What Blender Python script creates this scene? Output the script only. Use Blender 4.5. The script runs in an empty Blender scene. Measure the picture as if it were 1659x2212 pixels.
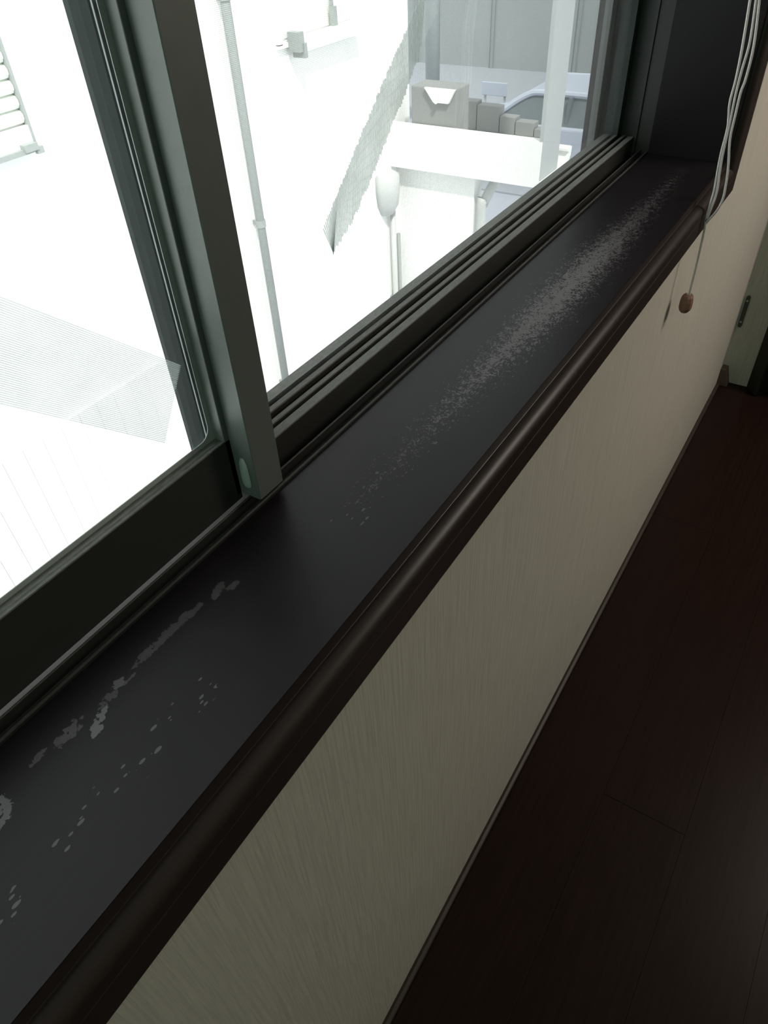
import bpy, bmesh, math, random
from mathutils import Vector, Matrix
random.seed(7)
S = bpy.context.scene
COL = S.collection

# ------------------------------------------------------------------ camera
W_PX, H_PX, F_PX = 1659, 2212, 1535.418
ax_x = Vector((0.53364696, -0.58916521, 0.6067168))      # world axes written in camera axes (right, down, forward)
ax_y = Vector((-0.84450511, -0.33299917, 0.41943137))
ax_z = Vector((-0.04507818, -0.73620371, -0.67525703))
cam_d = bpy.data.cameras.new('camera')
cam = bpy.data.objects.new('camera', cam_d); COL.objects.link(cam)
right = Vector((ax_x[0], ax_y[0], ax_z[0])); down = Vector((ax_x[1], ax_y[1], ax_z[1])); fwd = Vector((ax_x[2], ax_y[2], ax_z[2]))
M = Matrix((right, -down, -fwd)).transposed().to_4x4(); M.translation = Vector((0, -0.2, 0.375))
cam.matrix_world = M
cam_d.sensor_fit = 'HORIZONTAL'; cam_d.sensor_width = 36.0; cam_d.lens = F_PX / W_PX * 36.0
cam_d.clip_start = 0.01; cam_d.clip_end = 200
S.camera = cam
S.view_settings.view_transform = 'Standard'; S.view_settings.look = 'None'
S.view_settings.gamma = 1.0; S.view_settings.exposure = 0.0
S.view_settings.use_curve_mapping = False
S.cycles.max_bounces = 12; S.cycles.transparent_max_bounces = 24

# ------------------------------------------------------------------ sky, sun, room lights
wd = bpy.data.worlds.new('world'); S.world = wd; wd.use_nodes = True
bg = wd.node_tree.nodes['Background']; bg.inputs[0].default_value = (0.93, 0.99, 1.0, 1); bg.inputs[1].default_value = 2.3
sd = bpy.data.lights.new('sun', 'SUN'); sd.energy = 4.5; sd.angle = math.radians(2); sd.color = (1, .97, .9)
sun = bpy.data.objects.new('sun', sd); COL.objects.link(sun)
sun.rotation_euler = Vector((0.45, 0.5, -0.9)).to_track_quat('-Z', 'Y').to_euler()

def area(name, loc, target, sx, sy, power, color):
    d = bpy.data.lights.new(name, 'AREA'); d.shape = 'RECTANGLE'; d.size = sx; d.size_y = sy; d.energy = power; d.color = color
    o = bpy.data.objects.new(name, d); COL.objects.link(o); o.location = loc
    o.rotation_euler = (Vector(target) - Vector(loc)).to_track_quat('-Z', 'Y').to_euler()
area('room_window_light', (1.95, -1.25, 0.85), (1.95, 0, -0.5), 0.8, 0.8, 19.0, (1.0, 0.91, 0.80))
area('green_fill_light', (-1.68, -0.36, 0.50), (1.5, -0.05, 0.0), 0.5, 0.6, 7.0, (0.62, 1.0, 0.76))  # added fill: greens the near wall and brightens the left-facing sash sides

# ------------------------------------------------------------------ helpers
def tag(o, label=None, cat=None, group=None, kind=None):
    if label: o['label'] = label
    if cat: o['category'] = cat
    if group: o['group'] = group
    if kind: o['kind'] = kind
    return o
def empty(name, loc=(0, 0, 0), parent=None):
    o = bpy.data.objects.new(name, None); COL.objects.link(o); o.location = loc; o.empty_display_size = .05
    if parent: o.parent = parent
    return o
class MB:
    def __init__(s): s.v = []; s.f = []
    def add(s, vs, fs):
        n = len(s.v); s.v += [tuple(p) for p in vs]; s.f += [tuple(i + n for i in f) for f in fs]; return s
    def box(s, x0, x1, y0, y1, z0, z1):
        return s.add([(x, y, z) for x in (x0, x1) for y in (y0, y1) for z in (z0, z1)],
                     [(0, 1, 3, 2), (4, 6, 7, 5), (0, 4, 5, 1), (2, 3, 7, 6), (0, 2, 6, 4), (1, 5, 7, 3)])
    def loft(s, rings, cap=True):
        n = len(rings[0]); vs = [p for r in rings for p in r]; fs = []
        for k in range(len(rings) - 1):
            for i in range(n):
                j = (i + 1) % n; fs.append((k*n+i, k*n+j, (k+1)*n+j, (k+1)*n+i))
        if cap: fs += [tuple(range(n))[::-1], tuple((len(rings)-1)*n + i for i in range(n))]
        return s.add(vs, fs)
    def prism(s, pts, axis, a, b):
        def mk(p, t):
            if axis == 'x': return (t, p[0], p[1])
            if axis == 'y': return (p[0], t, p[1])
            return (p[0], p[1], t)
        A = a if callable(a) else (lambda p: a); B = b if callable(b) else (lambda p: b)
        return s.loft([[mk(p, A(p)) for p in pts], [mk(p, B(p)) for p in pts]])
    def tube(s, path, r, n=8):
        path = [Vector(p) for p in path]; rings = []
        for i, p in enumerate(path):
            t = (path[min(i+1, len(path)-1)] - path[max(i-1, 0)]).normalized()
            up = Vector((0, 1, 0)) if abs(t.y) < .9 else Vector((1, 0, 0))
            a = t.cross(up).normalized(); b = t.cross(a)
            rr = r[i] if isinstance(r, (list, tuple)) else r
            rings.append([p + (a*math.cos(2*math.pi*k/n) + b*math.sin(2*math.pi*k/n))*rr for k in range(n)])
        return s.loft(rings)
    def build(s, name, mat, parent=None, bevel=0, smooth=False, segs=2):
        me = bpy.data.meshes.new(name); me.from_pydata(s.v, [], s.f); me.validate()
        bm = bmesh.new(); bm.from_mesh(me); bmesh.ops.recalc_face_normals(bm, faces=bm.faces); bm.to_mesh(me); bm.free()
        o = bpy.data.objects.new(name, me); COL.objects.link(o); me.materials.append(mat)
        if smooth:
            for p in me.polygons: p.use_smooth = len(p.vertices) == 4
        if bevel:
            m = o.modifiers.new('bevel', 'BEVEL'); m.width = bevel; m.segments = segs; m.limit_method = 'ANGLE'; m.angle_limit = .6
        if parent: o.parent = parent
        return o
def smoothpath(pts, k=6):
    P = [Vector(p) for p in pts]; out = []
    for i in range(len(P) - 1):
        p0, p1, p2, p3 = P[max(i-1, 0)], P[i], P[i+1], P[min(i+2, len(P)-1)]
        for j in range(k):
            t = j/k
            out.append(.5*((2*p1) + (p2-p0)*t + (2*p0-5*p1+4*p2-p3)*t*t + (3*p1-p0-3*p2+p3)*t**3))
    out.append(P[-1]); return out

class NT:
    def __init__(s, name):
        s.m = bpy.data.materials.new(name); s.m.use_nodes = True; s.t = s.m.node_tree; s.n = s.t.nodes; s.l = s.t.links
        s.bsdf = s.n.get('Principled BSDF'); s.out = s.n.get('Material Output')
    def new(s, typ, **kw):
        nd = s.n.new(typ)
        for k, v in kw.items(): setattr(nd, k, v)
        return nd
    def link(s, a, b): s.l.new(a, b)
    def val(s, sock, v):
        if hasattr(v, 'is_output') or isinstance(v, bpy.types.NodeSocket): s.link(v, sock)
        else: sock.default_value = v
    def math(s, op, a, b=None, c=None, clamp=False):
        nd = s.new('ShaderNodeMath', operation=op, use_clamp=clamp); s.val(nd.inputs[0], a)
        if b is not None: s.val(nd.inputs[1], b)
        if c is not None: s.val(nd.inputs[2], c)
        return nd.outputs[0]
    def coord(s, scale=(1, 1, 1), loc=(0, 0, 0), rot=(0, 0, 0)):
        tc = s.new('ShaderNodeTexCoord'); mp = s.new('ShaderNodeMapping'); s.link(tc.outputs['Object'], mp.inputs[0])
        mp.inputs['Scale'].default_value = scale; mp.inputs['Location'].default_value = loc; mp.inputs['Rotation'].default_value = rot
        return mp.outputs[0]
    def noise(s, vec, scale, detail=4, rough=.55):
        nd = s.new('ShaderNodeTexNoise'); s.link(vec, nd.inputs['Vector']); nd.inputs['Scale'].default_value = scale
        nd.inputs['Detail'].default_value = detail; nd.inputs['Roughness'].default_value = rough; return nd.outputs['Fac']
    def ramp(s, fac, a, b, ca=(0, 0, 0, 1), cb=(1, 1, 1, 1)):
        nd = s.new('ShaderNodeValToRGB'); s.link(fac, nd.inputs[0]); e = nd.color_ramp.elements
        e[0].position = a; e[0].color = ca; e[1].position = b; e[1].color = cb; return nd.outputs[0]
    def mix(s, fac, a, b):
        nd = s.new('ShaderNodeMix', data_type='RGBA'); s.val(nd.inputs[0], fac)
        s.val(nd.inputs[6], a); s.val(nd.inputs[7], b); return nd.outputs[2]
    def bump(s, h, strength=.3, dist=.001):
        nd = s.new('ShaderNodeBump'); s.link(h, nd.inputs['Height']); nd.inputs['Strength'].default_value = strength
        nd.inputs['Distance'].default_value = dist; s.link(nd.outputs[0], s.bsdf.inputs['Normal'])
def c4(c): return (c[0], c[1], c[2], 1)
def simple(name, col, rough=.5, metal=0, var=.12, scale=60, stretch=(1, 1, 1), bump=0, spec=.5):
    t = NT(name); b = t.bsdf
    f = t.noise(t.coord(stretch), scale)
    t.link(t.mix(f, c4([c*(1-var) for c in col]), c4([min(1, c*(1+var)) for c in col])), b.inputs['Base Color'])
    b.inputs['Roughness'].default_value = rough; b.inputs['Metallic'].default_value = metal
    b.inputs['Specular IOR Level'].default_value = spec
    if bump: t.bump(f, bump, .001)
    return t.m

# ------------------------------------------------------------------ materials
ALU = simple('dark_bronze_aluminium', (.135, .145, .138), .42, .15, .10, 120, bump=.05)
ALU_L = simple('light_bronze_bead', (.22, .24, .235), .5, 0, .06, 90)
ALU_D = simple('blackish_bronze_frame', (.045, .044, .045), .5, 0, .1, 90)
ALU_B = simple('dusty_bronze_aluminium', (.13, .135, .125), .6, 0, .45, 90, (1, 3, 3), bump=.3)
GASKET = simple('grey_glazing_gasket', (.34, .37, .36), .5, 0, .08, 90)
RUBBER = simple('black_rubber', (.012, .013, .013), .6)
FLOORM = simple('dark_reddish_floor_wood', (.0195, .0100, .0082), .33, 0, .45, 14, (.5, 14, 14), bump=.08, spec=.10)
TRIMD = simple('dark_skirting_wood', (.045, .030, .025), .5, 0, .3, 30, (1, 8, 8))
BROWN = simple('brown_skirting_wood', (.075, .05, .036), .5, 0, .25, 30, (4, 4, 1))
CORD = simple('grey_cotton_cord', (.60, .55, .53), .85, 0, .35, 900, bump=.4)
TASSEL = simple('brown_turned_wood', (.20, .10, .07), .55, 0, .2, 120, (4, 4, 1))
PLATE = simple('olive_brown_plastic', (.055, .050, .038), .5, 0, .2, 40)
SHADE = simple('beige_blind_cloth', (.45, .42, .36), .9, 0, .08, 200, (1, 1, 1))
WHITEW = simple('white_render', (.86, .86, .84), .9, 0, .03, 30)
WHITEP = simple('white_paint', (.84, .84, .82), .6, 0, .03, 30)
PALE = simple('pale_grey_paint', (.40, .42, .42), .7, 0, .05, 8)
MIDG = simple('mid_grey_render', (.24, .245, .24), .9, 0, .06, 2)
GREYP = simple('grey_plastic_pipe', (.50, .51, .50), .5, 0, .05, 30)
SLATM = simple('pale_green_grey_slat', (.74, .77, .71), .6, 0, .05, 30)
BARG = simple('weathered_grey_metal', (.30, .32, .31), .6, 0, .15, 60)
ASPH = simple('blue_grey_asphalt', (.34, .355, .40), .9, 0, .08, 3)
PAVE = simple('pale_concrete_paving', (.30, .32, .35), .9, 0, .05, 3)
FARW = simple('far_grey_wall', (.29, .315, .315), .9, 0, .08, .7)
CARP = simple('pale_silver_car_paint', (.40, .43, .50), .35, 0, .02, 3)
CARG = simple('dark_car_glass', (.13, .15, .16), .25, 0, .05, 3)
FARJ = simple('far_grey_joint', (.255, .28, .28), .9, 0, .03, 3)
FARL = simple('far_pale_paint', (.38, .41, .41), .8, 0, .05, 3)
TYRE = simple('black_tyre', (.02, .02, .02), .8)
SHBOX = simple('dark_shutter_box', (.018, .020, .023), .5, 0, .35, 9, (3, 3, .7))
GWIRE = simple('grey_screen_wire', (.11, .12, .115), .6, 0, .05, 60)
CEIL = simple('white_ceiling_paper', (.6, .58, .54), .9, 0, .03, 60)

def dusty_lit_top(name, col, dust_lit_col):  # up-facing faces coloured lighter, for settled dust and for light on the ledges
    t = NT(name); b = t.bsdf
    g = t.new('ShaderNodeNewGeometry'); sp = t.new('ShaderNodeSeparateXYZ'); t.link(g.outputs['Normal'], sp.inputs[0])
    n = t.noise(t.coord((1, 3, 3)), 130, 5, .65)
    f = t.math('MULTIPLY', t.ramp(sp.outputs[2], .35, .8), t.ramp(n, .30, .62, (.45, .45, .45, 1), (1, 1, 1, 1)))
    t.link(t.mix(f, c4(col), c4(dust_lit_col)), b.inputs['Base Color'])
    t.link(t.math('MULTIPLY_ADD', f, .4, .45), b.inputs['Roughness']); b.inputs['Specular IOR Level'].default_value = .35
    t.bump(n, .25, .0008)
    return t.m
DUSTY_LIT = dusty_lit_top('black_bronze_dusty_lit_top', (.030, .030, .028), (.155, .158, .145))  # front colour darkened for the dim light low on rails and track
def sill_mat():
    t = NT('dark_stained_sill_wood'); b = t.bsdf
    P = t.coord()
    sep = t.new('ShaderNodeSeparateXYZ'); t.link(P, sep.inputs[0]); X, Y, Z = sep.outputs
    grain = t.noise(t.coord((2, 60, 60)), 3.5, 6)
    cloud = t.noise(t.coord((1, 2.2, 1)), 9, 3)
    fine = t.noise(P, 420, 5, .65); med = t.noise(P, 130, 5, .6); warp = t.noise(P, 45, 4); rag = t.noise(P, 230, 6, .62)
    base = t.mix(grain, (.0062, .0043, .0050, 1), (.0120, .0085, .0098, 1))
    base = t.mix(t.math('MULTIPLY', cloud, .35), base, (.0125, .0100, .0128, 1))
    top = t.math('MULTIPLY', t.math('GREATER_THAN', Z, -.001), t.math('GREATER_THAN', Y, -.0035))
    # worn, powdery band along the middle of the far half of the sill
    yc = t.math('MULTIPLY_ADD', X, -.012, .062)
    d = t.math('ABSOLUTE', t.math('SUBTRACT', Y, yc))
    half = t.math('MULTIPLY_ADD', t.math('SMOOTH_MIN', t.math('SUBTRACT', X, .36), t.math('SUBTRACT', 1.22, X), .1), .075, .004)
    half = t.math('MINIMUM', half, .030)
    edge = t.math('SUBTRACT', half, d)
    m1 = t.math('MULTIPLY_ADD', edge, 17, t.math('MULTIPLY', t.math('SUBTRACT', med, .28), 1.5))
    m1 = t.math('ADD', m1, t.math('MULTIPLY', t.math('SUBTRACT', fine, .5), 2.4))
    w1 = t.ramp(m1, .52, .66)
    inx = t.math('MULTIPLY', t.math('GREATER_THAN', X, .33), t.math('LESS_THAN', X, 1.24))
    fade = t.ramp(t.math('MULTIPLY', t.math('SUBTRACT', X, .40), 1.6), 0, .25, (.35, .35, .35, 1), (.75, .75, .75, 1))
    far = t.ramp(X, .80, 1.0, (1, 1, 1, 1), (.5, .5, .5, 1))
    w1 = t.math('MULTIPLY', t.math('MULTIPLY', w1, inx), t.math('MULTIPLY', fade, far))
    # bare, peeled patches on the near half (x, y, rx, ry, strength)
    tot = None
    for (px, py, rx, ry, st) in [(.029, .088, .006, .008, .85), (.020, .084, .006, .006, .8), (.074, .093, .005, .004, .45), (.084, .0945, .008, .003, .5), (.080, .091, .007, .003, .5),
                                 (.0895, .0800, .0040, .0035, 1), (.0935, .0835, .005, .0022, 1), (.0985, .0860, .006, .0022, 1), (.0870, .0785, .003, .002, 1),
                                 (.1090, .0905, .008, .003, .4), (.1185, .0935, .005, .0035, .7), (.1250, .0900, .006, .0015, .5),
                                 (.1480, .0950, .014, .0035, .38), (.1660, .0950, .018, .0035, .34), (.1850, .0930, .010, .0030, .30), (.060, .0955, .006, .002, .4),
                                 (.2060, .0905, .005, .0030, .35), (.2180, .0850, .006, .003, .3), (.2130, .0930, .006, .003, .3)]:
        dx = t.math('DIVIDE', t.math('SUBTRACT', X, px), rx); dy = t.math('DIVIDE', t.math('SUBTRACT', Y, py), ry)
        r2 = t.math('ADD', t.math('MULTIPLY', dx, dx), t.math('MULTIPLY', dy, dy))
        v = t.math('SUBTRACT', 1.0, t.math('MULTIPLY', r2, .55))
        v = t.math('ADD', v, t.math('MULTIPLY', t.math('SUBTRACT', rag, .5), 3.4))
        v = t.math('ADD', v, t.math('MULTIPLY', t.math('SUBTRACT', med, .5), 1.6))
        v = t.math('MULTIPLY', t.ramp(v, .48, .56), st)
        tot = v if tot is None else t.math('MAXIMUM', tot, v)
    # fine flecks: short scratches along the grain in two drifts
    vo = t.new('ShaderNodeTexVoronoi', feature='F1'); t.link(t.coord((.55, 1.3, 1)), vo.inputs['Vector']); vo.inputs['Scale'].default_value = 300
    sepc = t.new('ShaderNodeSeparateColor'); t.link(vo.outputs['Color'], sepc.inputs[0])
    size = t.math('MULTIPLY', t.math('POWER', sepc.outputs[1], 2.2), .50)
    keep = t.math('GREATER_THAN', sepc.outputs[0], .30)
    fl = t.math('MULTIPLY', t.math('LESS_THAN', vo.outputs['Distance'], size), keep)
    drift = t.math('SUBTRACT', .0125, t.math('ABSOLUTE', t.math('SUBTRACT', Y, t.math('MULTIPLY_ADD', X, .02, .0415))))
    dm = t.math('MULTIPLY', t.ramp(t.math('MULTIPLY', drift, 60), 0, .25), t.math('LESS_THAN', X, .152))
    dm = t.math('MULTIPLY', dm, t.math('GREATER_THAN', warp, .42))
    d2 = t.math('MULTIPLY', t.math('LESS_THAN', t.math('ABSOLUTE', t.math('SUBTRACT', Y, .056)), .016),
                t.math('MULTIPLY', t.math('GREATER_THAN', X, .30), t.math('LESS_THAN', X, .47)))
    d2 = t.math('MULTIPLY', d2, t.math('GREATER_THAN', warp, .50))
    fl = t.math('MULTIPLY', fl, t.math('MAXIMUM', t.math('MULTIPLY', dm, .65), t.math('MULTIPLY', d2, .5)))
    wear = t.math('MULTIPLY', t.math('MAXIMUM', t.math('MAXIMUM', w1, tot), fl), top, clamp=True)
    side = t.math('SUBTRACT', 1.0, top)
    base = t.mix(t.math('MULTIPLY', side, .8), base, (.034, .023, .020, 1))
    t.link(t.mix(t.math('MULTIPLY', wear, .85), base, (.18, .172, .176, 1)), b.inputs['Base Color'])
    t.link(t.math('ADD', t.math('MULTIPLY_ADD', wear, .3, .40), t.math('MULTIPLY', top, -.02)), b.inputs['Roughness'])
    t.link(t.math('MULTIPLY_ADD', top, -.17, .34), b.inputs['Specular IOR Level'])
    t.bump(grain, .12, .0006)
    return t.m
SILL = sill_mat()

def paper():
    t = NT('beige_streaked_wallpaper'); b = t.bsdf
    v = t.coord((1, 1, .03)); n1 = t.noise(v, 300, 3, .6); n2 = t.noise(t.coord((1, 1, .12)), 420, 2); n3 = t.noise(t.coord(), 900, 2)
    h = t.math('ADD', t.ramp(n1, .38, .56), t.math('MULTIPLY', n2, .5))
    h = t.math('ADD', h, t.math('MULTIPLY', n3, .25))
    t.link(t.mix(t.ramp(n1, .35, .58), (.47, .44, .385, 1), (.545, .515, .455, 1)), b.inputs['Base Color'])
    b.inputs['Roughness'].default_value = .85; b.inputs['Specular IOR Level'].default_value = .2
    t.bump(h, .5, .0006)
    return t.m
PAPER = paper()

def glass(name, dust=.02, smear=0):
    t = NT(name); t.n.remove(t.bsdf)
    tr = t.new('ShaderNodeBsdfTransparent'); tr.inputs[0].default_value = (.95, .965, .96, 1)
    gl = t.new('ShaderNodeBsdfGlossy'); gl.inputs['Roughness'].default_value = .01
    df0 = t.new('ShaderNodeBsdfDiffuse'); df0.inputs[0].default_value = (.8, .8, .8, 1)
    tl0 = t.new('ShaderNodeBsdfTranslucent'); tl0.inputs[0].default_value = (.8, .8, .8, 1)
    df = t.new('ShaderNodeMixShader'); df.inputs[0].default_value = .5; t.link(df0.outputs[0], df.inputs[1]); t.link(tl0.outputs[0], df.inputs[2])
    lw = t.new('ShaderNodeLayerWeight'); lw.inputs[0].default_value = .5
    frs = t.math('MULTIPLY_ADD', t.math('POWER', lw.outputs['Facing'], 5.0), .96, .035)
    m1 = t.new('ShaderNodeMixShader'); t.link(frs, m1.inputs[0]); t.link(tr.outputs[0], m1.inputs[1]); t.link(gl.outputs[0], m1.inputs[2])
    n = t.noise(t.coord((7, 7, 1.3), rot=(0, .15, 0)), 6, 6, .7)
    f = t.math('ADD', t.math('MULTIPLY', t.ramp(n, .45, .75), smear), dust)
    m2 = t.new('ShaderNodeMixShader'); t.link(f, m2.inputs[0]); t.link(m1.outputs[0], m2.inputs[1]); t.link(df.outputs[0], m2.inputs[2])
    t.link(m2.outputs[0], t.out.inputs[0]); return t.m
GLASS_L = glass('clear_glass', .004); GLASS_R = glass('dusty_glass', .010, .022)

def film(name, a, col=(.8, .86, .84)):
    t = NT(name); t.n.remove(t.bsdf)
    tr = t.new('ShaderNodeBsdfTransparent'); df = t.new('ShaderNodeBsdfDiffuse'); tl = t.new('ShaderNodeBsdfTranslucent')
    df.inputs[0].default_value = c4(col); tl.inputs[0].default_value = c4(col)
    n = t.noise(t.coord(), 40, 3)
    m0 = t.new('ShaderNodeMixShader'); m0.inputs[0].default_value = .5; t.link(df.outputs[0], m0.inputs[1]); t.link(tl.outputs[0], m0.inputs[2])
    m1 = t.new('ShaderNodeMixShader'); t.link(t.math('MULTIPLY_ADD', n, a*.5, a*.75), m1.inputs[0]); t.link(tr.outputs[0], m1.inputs[1]); t.link(m0.outputs[0], m1.inputs[2])
    t.link(m1.outputs[0], t.out.inputs[0]); return t.m
FILM = film('translucent_film', .12); RIB = film('translucent_rib', .45, (.55, .60, .59))

# ------------------------------------------------------------------ room shell
FZ, CZ, XE, XL, YB = -.955, 1.5, 2.30, -1.8, -3.2
XJ, XM = 1.29, -.62                     # inner faces of the two side jambs
ZT = 1.15                               # underside of the head lining
wl = MB()
wl.box(XL, XE, 0, .125, FZ-.011, -.02).box(XL, XE, 0, .125, ZT+.02, CZ).box(XL, XM-.02, 0, .125, -.02, ZT+.02).box(XJ+.02, XE, 0, .125, -.02, ZT+.02)
tag(wl.build('wall_window', PAPER), 'beige streaked wallpaper wall under the window with fine vertical ridges', 'wall', kind='structure')
tag(MB().box(XE, XE+.1, YB, .125, FZ-.011, CZ).build('wall_end', PAPER), 'beige far end wall meeting the window wall at the corner', 'wall', kind='structure')
tag(MB().box(XL-.1, XL, YB, .125, FZ, CZ).build('wall_near', PAPER), 'beige wall behind the viewer closing the near end of room', 'wall', kind='structure')
tag(MB().box(XL-.1, XE+.1, YB-.1, YB, FZ, CZ).build('wall_back', PAPER), 'beige wall on the room side opposite the window', 'wall', kind='structure')
tag(MB().box(XL-.1, XE+.1, YB-.1, .2, CZ, CZ+.06).build('ceiling', CEIL), 'pale papered ceiling above the window', 'ceiling', kind='structure')
fl = tag(MB().box(XL-.1, XE+.1, YB-.1, .12, FZ-.05, FZ-.012).build('floor', TRIMD), 'dark reddish brown glossy wooden floor running along the wall', 'floor', kind='structure')
pw = .1517; k = 0; y = -.0125
while y > YB:
    y0 = max(y - pw + .0005, YB)
    cuts = [XL] + [XL + .35 + ((k*.618) % 1)*1.1 + j*1.5 for j in range(3)] + [XE]
    cuts = [c for c in cuts if c <= XE]; cuts = sorted(set(cuts))
    for a, b in zip(cuts, cuts[1:]):
        if b - a < .02: continue
        o = MB().box(a+.0005, b-.0005, y0, y, FZ-.012, FZ + random.uniform(-.0002, .0002)).build('plank', FLOORM, fl)
    y -= pw; k += 1
bs = MB().prism([(0, FZ-.01), (0, FZ+.006), (-.005, FZ+.009), (-.0105, FZ+.006), (-.012, FZ-.01)], 'x', XL, XE-.035).build('baseboard_window', TRIMD, bevel=.001)
tag(bs, 'narrow dark brown strip along the foot of the wall', 'baseboard', kind='structure')
# small tapered block in the corner
cb = MB().loft([[(XE-.035, 0, FZ), (XE-.035, -.034, FZ), (XE, -.034, FZ), (XE, 0, FZ)],
                [(XE-.033, 0, FZ+.060), (XE-.033, -.0175, FZ+.060), (XE, -.0175, FZ+.060), (XE, 0, FZ+.060)]]).build('corner_block', BROWN, bevel=.002)
tag(cb, 'small dark brown tapered wooden block standing in the corner on the floor', 'block')
# narrow upright plate beside the corner
pl = empty('wall_plate', (XE, -.012, -.705))
tag(pl, 'narrow upright olive-brown plate with rounded ends beside the wall corner', 'wall plate')
MB().prism([(-.006, -.047), (-.003, -.052), (.003, -.052), (.006, -.047), (.006, .047), (.003, .052), (-.003, .052), (-.006, .047)], 'x', -.007, 0).build('cover', PLATE, pl, bevel=.001)
for sz in (-.033, .037): MB().box(-.009, -.007, -.003, .003, sz-.003, sz+.003).build('screw', BARG, pl, bevel=.0008)
# dark folded cloth added in place of the soft shadow on the end wall
SHADOW_CLOTH = simple('dark_shadow_cloth', (.06, .062, .05), .95, 0, .2, 300, spec=.1)
ct = empty('shadow_cloth', (XE-.035, -.09, FZ)); tag(ct, 'dark grey-green folded cloth added for the soft shadow on the far wall beside the corner', 'shadow_cloth')
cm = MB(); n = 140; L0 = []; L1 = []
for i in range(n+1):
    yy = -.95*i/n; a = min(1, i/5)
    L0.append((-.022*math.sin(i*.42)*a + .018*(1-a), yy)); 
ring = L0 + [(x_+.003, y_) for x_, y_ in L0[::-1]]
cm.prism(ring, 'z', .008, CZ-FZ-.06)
cm.build('cloth', SHADOW_CLOTH, ct, smooth=True)
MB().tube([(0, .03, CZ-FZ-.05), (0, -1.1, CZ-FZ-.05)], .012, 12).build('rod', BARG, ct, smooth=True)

# ------------------------------------------------------------------ window lining (sill board and casings)
Wc = .059
prof = [(0, .121), (0, -.0022), (.0108, -.0026)] + [(.0215 - .0103*math.cos(a), -.0030 - .0120*math.sin(a)) for a in [math.pi/2*i/14 for i in range(15)]] + [
        (.0306, -.0150), (.0312, -.0146), (.0318, -.0150), (Wc-.003, -.0150), (Wc-.0008, -.0142), (Wc, -.0120), (Wc, 0), (.018, 0), (.018, .121)]   # (offset from the opening, y)
low = MB().loft([[(XM - w, y, -w) for w, y in prof], [(XJ + w, y, -w) for w, y in prof]])
tag(low.build('trim_1', SILL), 'dark worn wooden window sill board with rounded front edge and grey scuffed patches', 'window sill', kind='structure')
rj = MB().loft([[(XJ + w, y, -w) for w, y in prof], [(XJ + w, y, ZT + w) for w, y in prof]])
tag(rj.build('trim_2', SILL), 'dark wooden casing up the far side of the window behind the hanging cords', 'window casing', kind='structure')
lj = MB().loft([[(XM - w, y, -w) for w, y in prof], [(XM - w, y, ZT + w) for w, y in prof]])
tag(lj.build('trim_3', SILL), 'dark wooden casing up the near side of the window', 'window casing', kind='structure')
hj = MB().loft([[(XM - w, y, ZT + w) for w, y in prof], [(XJ + w, y, ZT + w) for w, y in prof]])
tag(hj.build('trim_4', SILL), 'dark wooden casing across the top of the window', 'window casing', kind='structure')

# ------------------------------------------------------------------ aluminium sliding window
win = tag(empty('window_1'), 'dark aluminium sliding window with two overlapping glazed sashes', 'window', kind='structure')
XF = XJ + .004
fb = MB().prism([(.1215, -.03), (.1215, .0022), (.1221, .0032), (.1232, .0030), (.1238, -.0050), (.1325, -.0050), (.1331, .0042), (.1338, .0048), (.1348, .0044), (.1354, -.0100),
                 (.171, -.0100), (.1715, -.0280), (.235, -.0330), (.2352, -.0400), (.20, -.045), (.20, -.05), (.1215, -.05)], 'x', XM-.018, XJ+.018)
fb.prism([(XF+.014, .1215), (XF+.014, .235), (XF-.004, .235), (XF-.004, .212), (XF+.002, .212), (XF+.002, .149), (XF-.004, .148), (XF-.004, .144), (XF-.001, .143), (XF-.001, .1215)], 'z', -.03, ZT+.018)
fb.prism([(XM-.018, .1215), (XM-.018, .235), (XM, .235), (XM, .212), (XM-.004, .212), (XM-.004, .149), (XM, .148), (XM, .1215)], 'z', -.03, ZT+.018)
fb.box(XM-.018, XJ+.018, .1215, .235, ZT-.012, ZT+.018)
fb.build('frame', dusty_lit_top('blackish_frame', (.024, .023, .022), (.085, .082, .078)), win)  # lighter tops also paint in the highlights along the track ribs
MB().prism([(.1480, -.0100), (.1480, .0212), (.1486, .0220), (.1580, .0216), (.1583, .0160), (.1612, .0160), (.1615, .0222), (.1622, .0230), (.1665, .0230), (.1670, -.0100)], 'x', .346, XF-.003
           ).build('track_cover', DUSTY_LIT, win)
# inner (left) sash
IX0, IX1 = XM + .004, .342
ins = MB()
ins.prism([(.3215, .1200), (.2945, .1200), (.2938, .1207), (.2938, .1400), (.2892, .1400), (.2888, .1404), (.2888, .1518), (.3012, .1530), (.3012, .168), (.3365, .168), (.3365, .1400), (.3220, .1400), (.3220, .1205)], 'z', .0080, ZT-.02)
rail = [(.140, .0030), (.140, .0603), (.1405, .0610), (.1418, .0613), (.1428, .0604), (.1436, .0604), (.1445, .0610), (.1515, .0608), (.1520, .0440), (.168, .0430), (.168, .036), (.1575, .034), (.1480, .034), (.1480, .0030)]
lr = MB().prism(rail, 'x', IX0 + .0455, .2937)
ins.prism([(IX0, .140), (IX0+.045, .140), (IX0+.045, .168), (IX0, .168)], 'z', .0030, ZT-.02)
ins.prism([(.140, ZT-.07), (.168, ZT-.07), (.168, ZT-.02), (.140, ZT-.02)], 'x', IX0, .312)
sash = ins.build('inner_sash', ALU, win)
lr.build('bottom_rail', DUSTY_LIT, sash)
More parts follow.
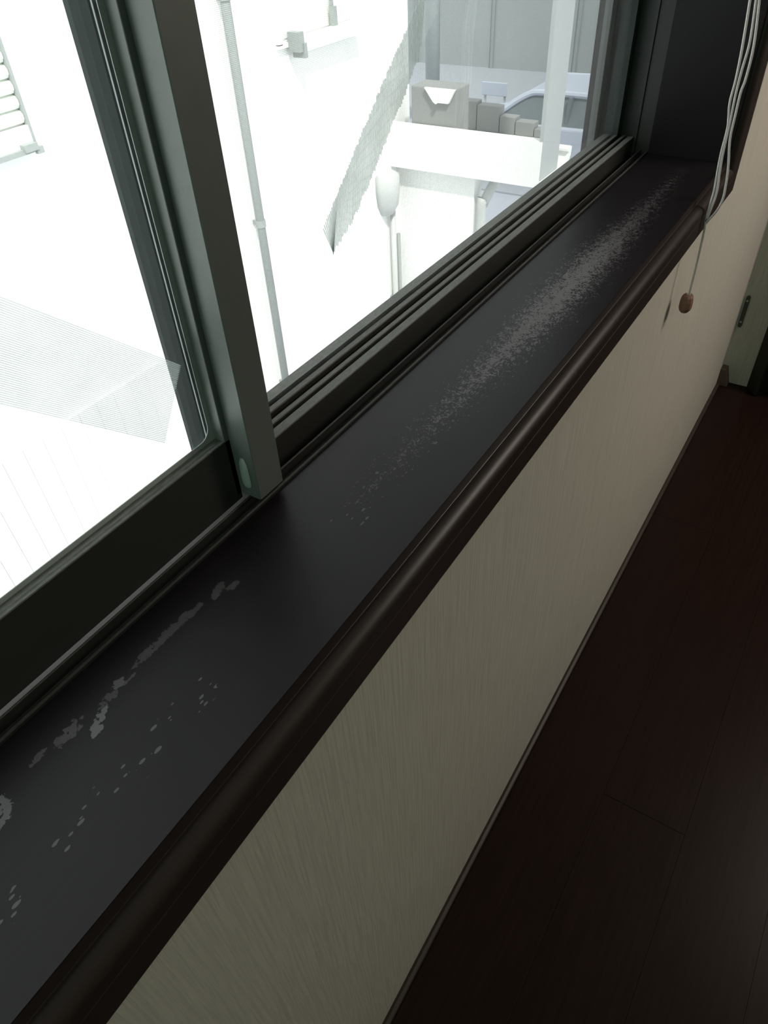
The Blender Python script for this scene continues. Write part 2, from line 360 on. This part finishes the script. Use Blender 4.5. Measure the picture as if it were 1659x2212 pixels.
# glazing gasket with a rounded corner
g = MB(); gi, go, zb, R = .2846, .2886, .0650, .010
pin = [(IX0+.05, zb)] + [(gi - R + R*math.sin(a), zb + R - R*math.cos(a)) for a in [math.pi/2*i/8 for i in range(9)]] + [(gi, ZT-.075)]
pout = [(IX0+.05, .0611)] + [(go, .0611)]*9 + [(go, ZT-.075)]
ys = (.1493, .1500)
for (a0, a1, b0, b1) in zip(pin, pin[1:], pout, pout[1:]):
    g.add([(a0[0], ys[0], a0[1]), (a1[0], ys[0], a1[1]), (b1[0], ys[0], b1[1]), (b0[0], ys[0], b0[1]),
           (a0[0], ys[1], a0[1]), (a1[0], ys[1], a1[1]), (b1[0], ys[1], b1[1]), (b0[0], ys[1], b0[1])],
          [(0, 1, 2, 3), (4, 7, 6, 5), (0, 4, 5, 1), (3, 2, 6, 7)])
g.build('gasket', GASKET, sash)
MB().box(IX0+.04, .2887, .1500, .1518, .0612, ZT-.07).build('glass_pane', GLASS_L, sash)
# little rounded stop at the foot of the stile
tb = MB(); rings = []
for i, (z, s_) in enumerate([(.012, .35), (.013, .7), (.016, .95), (.022, 1), (.030, .95), (.036, .8), (.040, .45), (.041, .15)]):
    rings.append([(.2940 - .0026*s_*max(0, math.sin(a)) + .001*min(0, math.sin(a)), .1310 + .0050*s_*math.cos(a), z + .0045) for a in [2*math.pi*j/14 for j in range(14)]])
tb.loft(rings); tag(tb.build('stop_cap', GASKET, sash, smooth=True), 'small rounded grey plastic stop')
# outer (right) sash
OX1 = XF - .001
st = MB(); st.prism([(.335, .1730), (.3015, .1730), (.2990, .1745), (.2975, .180), (.2965, .1870), (.2975, .1925), (.301, .195), (.335, .195)], 'z', -.022, ZT-.02)
ra = MB(); ra.prism([(.1710, -.022), (.1710, .0250), (.1716, .0260), (.1770, .0262), (.1775, .0180), (.1830, .0180), (.1835, .0255), (.195, .0255), (.195, -.022)], 'x', .335, OX1)
st.prism([(OX1, .171), (OX1-.020, .171), (OX1-.020, .1765), (OX1-.018, .177), (OX1-.018, .195), (OX1, .195)], 'z', -.022, ZT-.02)
ra.prism([(.171, ZT-.07), (.195, ZT-.07), (.195, ZT-.02), (.171, ZT-.02)], 'x', .335, OX1)
osh = ra.build('outer_sash', DUSTY_LIT, win)
st.build('stile', simple('dark_green_bronze', (.036, .044, .041), .7, 0, .2, 40, spec=.15), osh)
MB().box(.330, OX1-.014, .1786, .1804, .019, ZT-.06).build('glass_pane', GLASS_R, osh)
MB().prism([(.2999, .1722), (.3003, .1722), (.3003, .1735), (.2999, .1735)], 'z', -.02, ZT-.03).build('edge_strip', GASKET, osh)

# insect screen outside the right-hand sash
scr = empty('insect_screen', (.83, .212, -.025)); tag(scr, 'fine grey insect screen mounted outside the right-hand pane', 'insect screen')
sf = MB(); x0, x1, z0, z1 = .345-.83, XF-.006-.83, .0, ZT-.03+.025
sf.box(x0, x0+.022, -.006, .006, z0, z1).box(x1-.022, x1, -.006, .006, z0, z1).box(x0+.022, x1-.022, -.006, .006, z0, .014).box(x0+.022, x1-.022, -.006, .006, z1-.02, z1)
sf.build('screen_frame', ALU, scr, bevel=.001)
wm = MB(); r = .00005; p = .00113
def wire(a, b, ax):
    o1, o2 = ((0, r, 0), (r, 0, 0)) if ax == 'z' else ((0, r, 0), (0, 0, r))
    A, B = Vector(a), Vector(b); o1, o2 = Vector(o1), Vector(o2)
    wm.add([A+o1, A+o2, A-o1, A-o2, B+o1, B+o2, B-o1, B-o2], [(0, 1, 5, 4), (1, 2, 6, 5), (2, 3, 7, 6), (3, 0, 4, 7)])
xx = x0 + .022
while xx < x1 - .022: wire((xx, 0, .014), (xx, 0, z1-.02), 'z'); xx += p
zz = .014
while zz < z1 - .02: wire((x0+.022, 0, zz), (x1-.022, 0, zz), 'x'); zz += p
tag(wm.build('mesh', GWIRE, scr), kind='stuff')

# translucent ribbed strips on the panes
def ribbed(name, label, outline, y, ribs, w, slant):
    e = empty(name, (outline[0][0], y, outline[0][1])); tag(e, label, 'ribbed strip', 'ribbed strips on the window panes')
    ox, oz = outline[0]
    MB().prism([(a-ox, b-oz) for a, b in outline], 'y', -.0002, .0002).build('film', FILM, e)
    m = MB()
    for (a, b) in ribs:
        d = (Vector((b[0], b[1])) - Vector((a[0], a[1]))); nrm = Vector((-d.y, d.x)).normalized()*w/2
        q = [(a[0]-ox+nrm.x, a[1]-oz+nrm.y), (b[0]-ox+nrm.x, b[1]-oz+nrm.y), (b[0]-ox-nrm.x, b[1]-oz-nrm.y), (a[0]-ox-nrm.x, a[1]-oz-nrm.y)]
        m.prism(q, 'y', -.0009, -.0003)
    tag(m.build('ribs', RIB, e), kind='stuff')
    return e
def lerp(a, b, t): return (a[0]+(b[0]-a[0])*t, a[1]+(b[1]-a[1])*t)
TL, TR, BR, BL = (.1313, .2665), (.2880, .1200), (.2557, .0726), (.1313, .1901)
ribs = []
for i in range(46):
    t = (i+.5)/46; ribs.append((lerp(TL, BL, t), lerp(TR, BR, t)))
ribbed('ribbed_strip', 'wide translucent ribbed strip slanting across the left-hand pane to its frame', [TL, TR, BR, BL], .1655, ribs, .0006, 0)
Lp = [(.6720, .2920), (.6401, .2657), (.6034, .2372), (.5587, .2001), (.5261, .1713), (.4896, .1398)]
Rp = [(.6960, .2700), (.6640, .2480), (.6380, .2197), (.6035, .1892), (.5691, .1587), (.5352, .1323), (.5032, .1163)]
def along(P, t):
    L = [math.dist(a, b) for a, b in zip(P, P[1:])]; s = t*sum(L)
    for (a, b), l in zip(zip(P, P[1:]), L):
        if s <= l: return lerp(a, b, s/l)
        s -= l
    return P[-1]
ribs = []
for i in range(82):
    t = i/82; a = along(Lp, t); b = along(Rp, min(1, t+.16))
    j = random.uniform(-.03, .03); j2 = random.uniform(-.04, .04)
    ribs.append((lerp(a, b, j), lerp(a, b, 1+j2)))
ribbed('ribbed_strip', 'narrow frayed translucent ribbed strip hanging slantwise across the right-hand pane', Lp + [(.495, .128)] + Rp[::-1], .1865, ribs, .0009, 0)

# ------------------------------------------------------------------ blind with its hanging cords
bl = empty('roller_blind', (.33, .04, ZT)); tag(bl, 'pull-up window blind with grey twisted cords hanging by the far casing', 'blind')
MB().box(XM-.33+.01, XJ-.33-.01, -.02, .02, -.035, -.001).build('headrail', WHITEP, bl, bevel=.002)
MB().tube([(XM-.33+.015, 0, -.062), (XJ-.33-.015, 0, -.062)], .025, 20).build('rolled_cloth', SHADE, bl, smooth=True)
def P(pts, X=1.13):   # points measured on the plane x = 1.15, carried to the cords' own plane by similar triangles
    s = X/1.15; return [(X-.33, -.2+(y+.2)*s-.04, .375+(z-.375)*s-ZT) for _, y, z in pts]
A = [(1.15,-.0023,.2288),(1.15,-.0071,.1785),(1.15,-.0092,.1424),(1.15,-.0089,.1154),(1.15,-.0123,.0961),(1.15,-.0143,.0820),(1.15,-.0142,.0526),(1.15,-.0156,.0283),(1.15,-.0176,.0034),(1.15,-.0172,-.0163),(1.15,-.0169,-.0309),(1.15,-.0170,-.0416)]
B = [(1.15,-.0092,.2290),(1.15,-.0146,.1839),(1.15,-.0136,.1532),(1.15,-.0135,.1267),(1.15,-.0151,.0992),(1.15,-.0161,.0822),(1.15,-.0166,.0529),(1.15,-.0186,.0287),(1.15,-.0209,.0102),(1.15,-.0215,-.0063),(1.15,-.0190,-.0280),(1.15,-.0172,-.0416)]
C = [(1.15,-.0130,.2290),(1.15,-.0204,.1791),(1.15,-.0210,.1432),(1.15,-.0192,.1271),(1.15,-.0198,.0996),(1.15,-.0209,.0711),(1.15,-.0269,.0420),(1.15,-.0299,.0239),(1.15,-.0315,.0085),(1.15,-.0322,-.0073),(1.15,-.0285,-.0240),(1.15,-.0200,-.0400),(1.15,-.0172,-.0470)]
T = [(1.15,-.0170,-.0416),(1.15,-.0186,-.0564),(1.15,-.0194,-.0844),(1.15,-.0202,-.1134),(1.15,-.0203,-.1398),(1.15,-.0206,-.1600)]
tops = [(.80, .0, -.036), (.803, -.006, -.036), (.806, -.012, -.036)]
for q, tp in zip((A, B, C), tops):
    q3 = P(q); pp = [Vector(tp).lerp(Vector(q3[0]), k/8) for k in range(8)] + smoothpath(q3)
    MB().tube(pp, .00165, 7).build('cord', CORD, bl, smooth=True)
MB().tube(smoothpath(P(T)), .0019, 8).build('cord', CORD, bl, smooth=True)
tcx, tcy, tcz = P([(1.15, -.0191, -.1713)])[0]
tp_ = MB(); rings = []
for z, rr in [(.0145, .0035), (.0142, .0085), (.0110, .0110), (.0040, .0125), (-.006, .0125), (-.0105, .0105), (-.0140, .0075), (-.0142, .002)]:
    rings.append([(tcx + rr*math.cos(2*math.pi*k/10+.3), tcy + rr*math.sin(2*math.pi*k/10+.3)*.8, tcz + z) for k in range(10)])
tp_.loft(rings); tag(tp_.build('pull_knob', TASSEL, bl, bevel=.0006), 'brown wooden cord pull')
MB().tube([(tcx, tcy, tcz+.012), (tcx+.0008, tcy, tcz+.0165)], .0028, 8).build('knot', CORD, bl, smooth=True)

# ------------------------------------------------------------------ outside: neighbouring house
ZS = .375; YN = 3.63; GZ = -4.45; GW = GZ + ZS      # outdoor heights below are measured from eye level (ZS)
nh = empty('neighbour_house', (3, YN, GW)); tag(nh, 'white rendered house across the gap with shutter, window and projecting canopy', 'house')
def nb(m, name, mat, parent=nh, **k):      # geometry written in world coordinates, stored relative to its parent chain
    off = Vector((0, 0, -ZS)); q = parent
    while q is not None: off += q.location; q = q.parent
    m.v = [tuple(Vector(v) - off) for v in m.v]; return m.build(name, mat, parent, **k)
nb(MB().box(-4, 6.36, YN, YN+4.5, GZ, 3.2), 'wall', WHITEW)
for i in range(30):
    a = -1.50 + .1445*i
    nb(MB().box(a, a+.1405, YN-.018, YN, GZ+.05, -2.55), 'siding_board', WHITEP)
# roller shutter, left
sh = nb(MB().box(.9, 2.49, YN-.012, YN, -1.03, .9), 'shutter', WHITEP)
for i in range(26):
    z = -.925 + i*.0675
    nb(MB().prism([(YN-.012, z), (YN-.030, z+.006), (YN-.043, z+.022), (YN-.044, z+.042), (YN-.030, z+.060), (YN-.012, z+.066)], 'x', .9, 2.435), 'slat', SLATM, sh)
nb(MB().box(2.437, 2.450, YN-.055, YN-.012, -1.03, .9), 'guide', BARG, sh)
nb(MB().box(.9, 2.476, YN-.05, YN-.012, -1.03, -.93), 'bottom_rail', WHITEP, sh)
nb(MB().box(.8, 2.42, YN-.075, YN-.05, -1.050, -1.025).box(2.35, 2.43, YN-.09, YN-.05, -1.040, -1.005).box(2.42, 2.46, YN-.085, YN-.06, -1.062, -1.030), 'bar', BARG, sh)
# window with sill box, right
wn = nb(MB().box(4.56, 4.60, YN-.03, YN, -.93, 1.0).box(5.57, 5.61, YN-.03, YN, -.93, 1.0).box(4.56, 5.61, YN-.03, YN, -.95, -.925).box(4.56, 5.61, YN-.03, YN, .98, 1.02), 'window', WHITEP)
nb(MB().box(4.62, 5.56, YN-.006, YN-.002, -.90, .98), 'pane', WHITEP, wn)
nb(MB().box(4.74, 5.50, YN-.10, YN-.03, -.99, -.90), 'ledge', WHITEP, wn)
nb(MB().box(4.66, 4.72, YN-.13, YN-.03, -.98, -.86).box(4.70, 4.735, YN-.14, YN-.03, -1.02, -.93), 'latch', BARG, wn)
nb(MB().box(5.19, 5.215, YN-.05, YN-.03, -.90, .98).box(5.18, 5.225, YN-.07, YN-.03, -.90, -.78), 'mullion', BARG, wn)
nb(MB().tube([(4.04, YN-.07, GZ), (4.04, YN-.07, 3.1)], .032, 14), 'downpipe', BARG, smooth=True)
for z in (-3.4, -2.0, -.6, .8):
    nb(MB().tube([(4.04, YN-.07, z), (4.04, YN-.07, z+.05)], .039, 14).box(4.03, 4.05, YN-.05, YN, z+.01, z+.04), 'pipe_clip', BARG)
mb_ = MB(); rings = []
for z, sx, sy in [(-2.135, .8, .7), (-2.15, 1, 1), (-2.30, 1, 1), (-2.42, .85, .9), (-2.50, .5, .6), (-2.52, .3, .4)]:
    rings.append([(5.86 + .135*sx*math.cos(a), YN + min(0, .16*sy*math.sin(a)), z) for a in [2*math.pi*k/16 for k in range(16)]])
mb_.loft(rings); nb(mb_, 'meter_box', GREYP, smooth=True)
nb(MB().tube([(5.93, YN-.05, GZ), (5.93, YN-.05, -2.5)], .028, 10), 'conduit', GREYP, smooth=True)
nb(MB().tube([(6.02, YN-.05, GZ), (6.02, YN-.05, -2.75)], .020, 10), 'conduit', BARG, smooth=True)
for z in (-3.4,): nb(MB().box(5.90, 6.05, YN-.09, YN, z, z+.03), 'conduit_clip', BARG)
# canopy, pillar and porch wall
Yc = 2.148
cn = nb(MB().box(6.0, 6.10, Yc+.002, YN, -2.12, -1.76).box(6.10, 7.3, 2.56, YN, -2.12, -2.06), 'canopy', WHITEW)
nb(MB().box(6.0, 6.42, Yc-.06, Yc, -2.12, -2.065), 'fascia', WHITEW, cn)
nb(MB().box(6.005, 6.385, Yc-.004, Yc+.03, -2.062, 3.0), 'pillar', PALE, cn)
hk = [(6.40, -2.17), (6.56, -2.16), (6.66, -2.12), (6.71, -2.04), (6.72, -1.97), (6.68, -1.955), (6.62, -1.97), (6.62, -1.99), (6.66, -2.00), (6.63, -2.07), (6.56, -2.09), (6.40, -2.09)]
nb(MB().prism(hk, 'y', Yc+.0, Yc+.12), 'gutter_bracket', WHITEP, cn)
nb(MB().box(6.1, 6.25, 2.80, YN, GZ, -2.12), 'porch_wall', WHITEW)
nb(MB().tube(smoothpath([(6.12, 2.73, GZ), (6.12, 2.73, -2.50), (6.14, 2.72, -2.38), (6.22, 2.69, -2.26), (6.34, 2.66, -2.16)], 5), .045, 12), 'drainpipe', GREYP, smooth=True)
# planter box on the canopy and stepped block wall behind
bx = empty('storage_box', (6.36, 3.20, -2.058+ZS)); tag(bx, 'grey box with a white panel for its sunlit patch standing on the white canopy next door', 'box')
MB().box(-.25, .0, -.19, .26, 0, .595).build('body', MIDG, bx, bevel=.012)
MB().prism([(.11, .594), (-.19, .594), (-.13, .485), (.02, .485)], 'x', -.285, -.251).build('sunlit_patch', WHITEP, bx, bevel=.004)  # white panel stands in for the sunlit patch on the box
MB().tube([(-.285, -.02, .50), (-.31, -.02, .50)], .018, 12).build('knob', WHITEP, bx)
bw = empty('block_wall', (7.2, 2.9, -2.058+ZS)); tag(bw, 'grey stepped wall behind the white canopy with sunlit top edges', 'garden wall')
for i, (ya, yb_, zt) in enumerate([(3.32, 4.4, -1.80), (3.07, 3.32, -1.825), (2.90, 3.07, -1.905), (2.70, 2.90, -1.935), (2.57, 2.70, -1.985)]):
    MB().box(-.06, .06, ya-2.9+.002, min(yb_-2.9, YN-2.9)-.004, 0, zt+2.058).build('panel', MIDG, bw, bevel=.006)
# shutter box fixed outside the right-hand end of our window
sb = empty('shutter_box', (1.62, .20, 0)); tag(sb, 'dark shutter housing outside the far edge of the right-hand pane', 'shutter box')
MB().box(-.012, .6, .0, .105, -.12, ZT+.05).build('body', SHBOX, sb, bevel=.006)
MB().box(-.02, -.012, .01, .03, -.12, ZT+.04).box(-.02, -.012, .075, .095, -.12, ZT+.04).build('edge_rib', SHBOX, sb, bevel=.001)

# ------------------------------------------------------------------ street
gr = tag(MB().box(-6, 12.1, .2, 22, GW-.2, GW).build('ground', ASPH), 'blue-grey asphalt street below the window', 'street', kind='structure')
tag(MB().box(12.1, 40, -6, 22, GW-.2, GW+.03).build('pavement', PAVE), 'pale concrete paving on the far side of the street', 'pavement', kind='structure')
fb_ = empty('far_building', (21, 8, GW)); tag(fb_, 'hazy grey building closing the far side of the street', 'building')
MB().box(0, 3, -14, 12, 0, 9).build('wall', FARW, fb_)
for i in range(7): MB().box(-.05, 0, -5.5+i*2.4, -5.42+i*2.4, 0, 8.8).build('joint_strip', FARJ, fb_)
MB().box(-.06, 0, -6, 12, 2.9, 3.02).build('ledge', PALE, fb_)
pp_ = empty('utility_post', (15, 8.25, GW)); tag(pp_, 'pale post standing in the street before the far grey building', 'post')
MB().tube([(0, 0, .1), (0, 0, 8)], .15, 14).build('pole', FARL, pp_, smooth=True)
MB().tube([(0, 0, 0), (0, 0, .1)], .22, 14).build('foot', MIDG, pp_, smooth=True)
gg = empty('garage', (16.8, 3.2, GW)); tag(gg, 'pale blue-grey garage front behind the parked car', 'garage')
MB().box(0, 2.5, -3.5, 2.25, 0, 1.98).build('body', CARP, gg, bevel=.03)
MB().box(-.03, 0, -3.2, 1.95, .1, 1.75).build('door', PALE, gg)

def make_car(name, label, loc, rz, scale=1.0):
    e = empty(name, loc); e.rotation_euler = (0, 0, rz); e.scale = (scale,)*3; tag(e, label, 'car')
    # local: length along x (front = +x), width y, height z
    side = [(-2.15, .30), (-2.2, .60), (-2.12, .92), (-1.2, .98), (1.15, .96), (2.0, .80), (2.2, .55), (2.15, .28), (1.75, .22), (-1.75, .22)]
    m = MB(); m.loft([[(x, -.84, z) for x, z in side], [(x, .84, z) for x, z in side]]); m.build('body', CARP, e, bevel=.05, segs=3)
    cab = MB()
    sec = [(-2.0, .95), (-1.55, 1.34), (-.9, 1.41), (.3, 1.42), (.72, 1.35), (1.30, .95)]
    wid = {.95: .80}
    L = [(x, -(.80 - (z-.95)*.34), z) for x, z in sec]; Rr = [(x, (.80 - (z-.95)*.34), z) for x, z in sec]
    cab.loft([L, Rr]); cab.build('cabin_glass', CARG, e)
    rf = MB()
    for s in (-1, 1):   # roof rails / window frame along each side
        path = [(x, s*(.815 - (z-.95)*.34), z) for x, z in sec]
        rf.tube(smoothpath(path, 4), .05, 8)
    top = [(-1.6, 1.36), (-.9, 1.44), (.3, 1.455), (.75, 1.38), (.73, 1.33), (.3, 1.40), (-.9, 1.39), (-1.58, 1.31)]
    rf.loft([[(x, -.66, z) for x, z in top], [(x, .66, z) for x, z in top]])
    rf.box(-.12, -.04, -.80, -.72, .95, 1.12)
    rf.build('roof', CARP, e, smooth=False)
    for s in (-1, 1):
        MB().prism([(-.12, .95), (-.06, .95), (-.10, 1.40), (-.16, 1.40)], 'y', s*.80-.02, s*.66+.02 if s > 0 else s*.66-.02).build('door_pillar', CARG, e)
        MB().box(.92, 1.08, s*.84 if s > 0 else s*.84-.18, s*.84+.18 if s > 0 else s*.84, .95, 1.08).build('mirror', CARP, e, bevel=.03)
        MB().box(1.95, 2.16, s*.55-.17, s*.55+.17, .58, .74).build('headlamp', PALE, e, bevel=.02)
    for x in (-1.35, 1.35):
        for s in (-1, 1):
            w = MB(); w.tube([(x, s*.66, .32), (x, s*.86, .32)], .32, 20); w.build('wheel', TYRE, e, bevel=.02)
    return e
make_car('car', 'pale silver car parked side-on beyond the grey pillar', (13.5, 4.5, GW+.03), math.pi/2)
lb = empty('barrier', (15, 6.83, GW+.03)); tag(lb, 'low pale board on two legs standing left of the parked car', 'barrier')
MB().box(-.02, .02, -.30, .26, .78, 1.02).build('board', CARP, lb, bevel=.01)
for yy in (-.24, .20): MB().box(.021, .05, yy-.02, yy+.02, 0, .95).build('leg', PALE, lb)
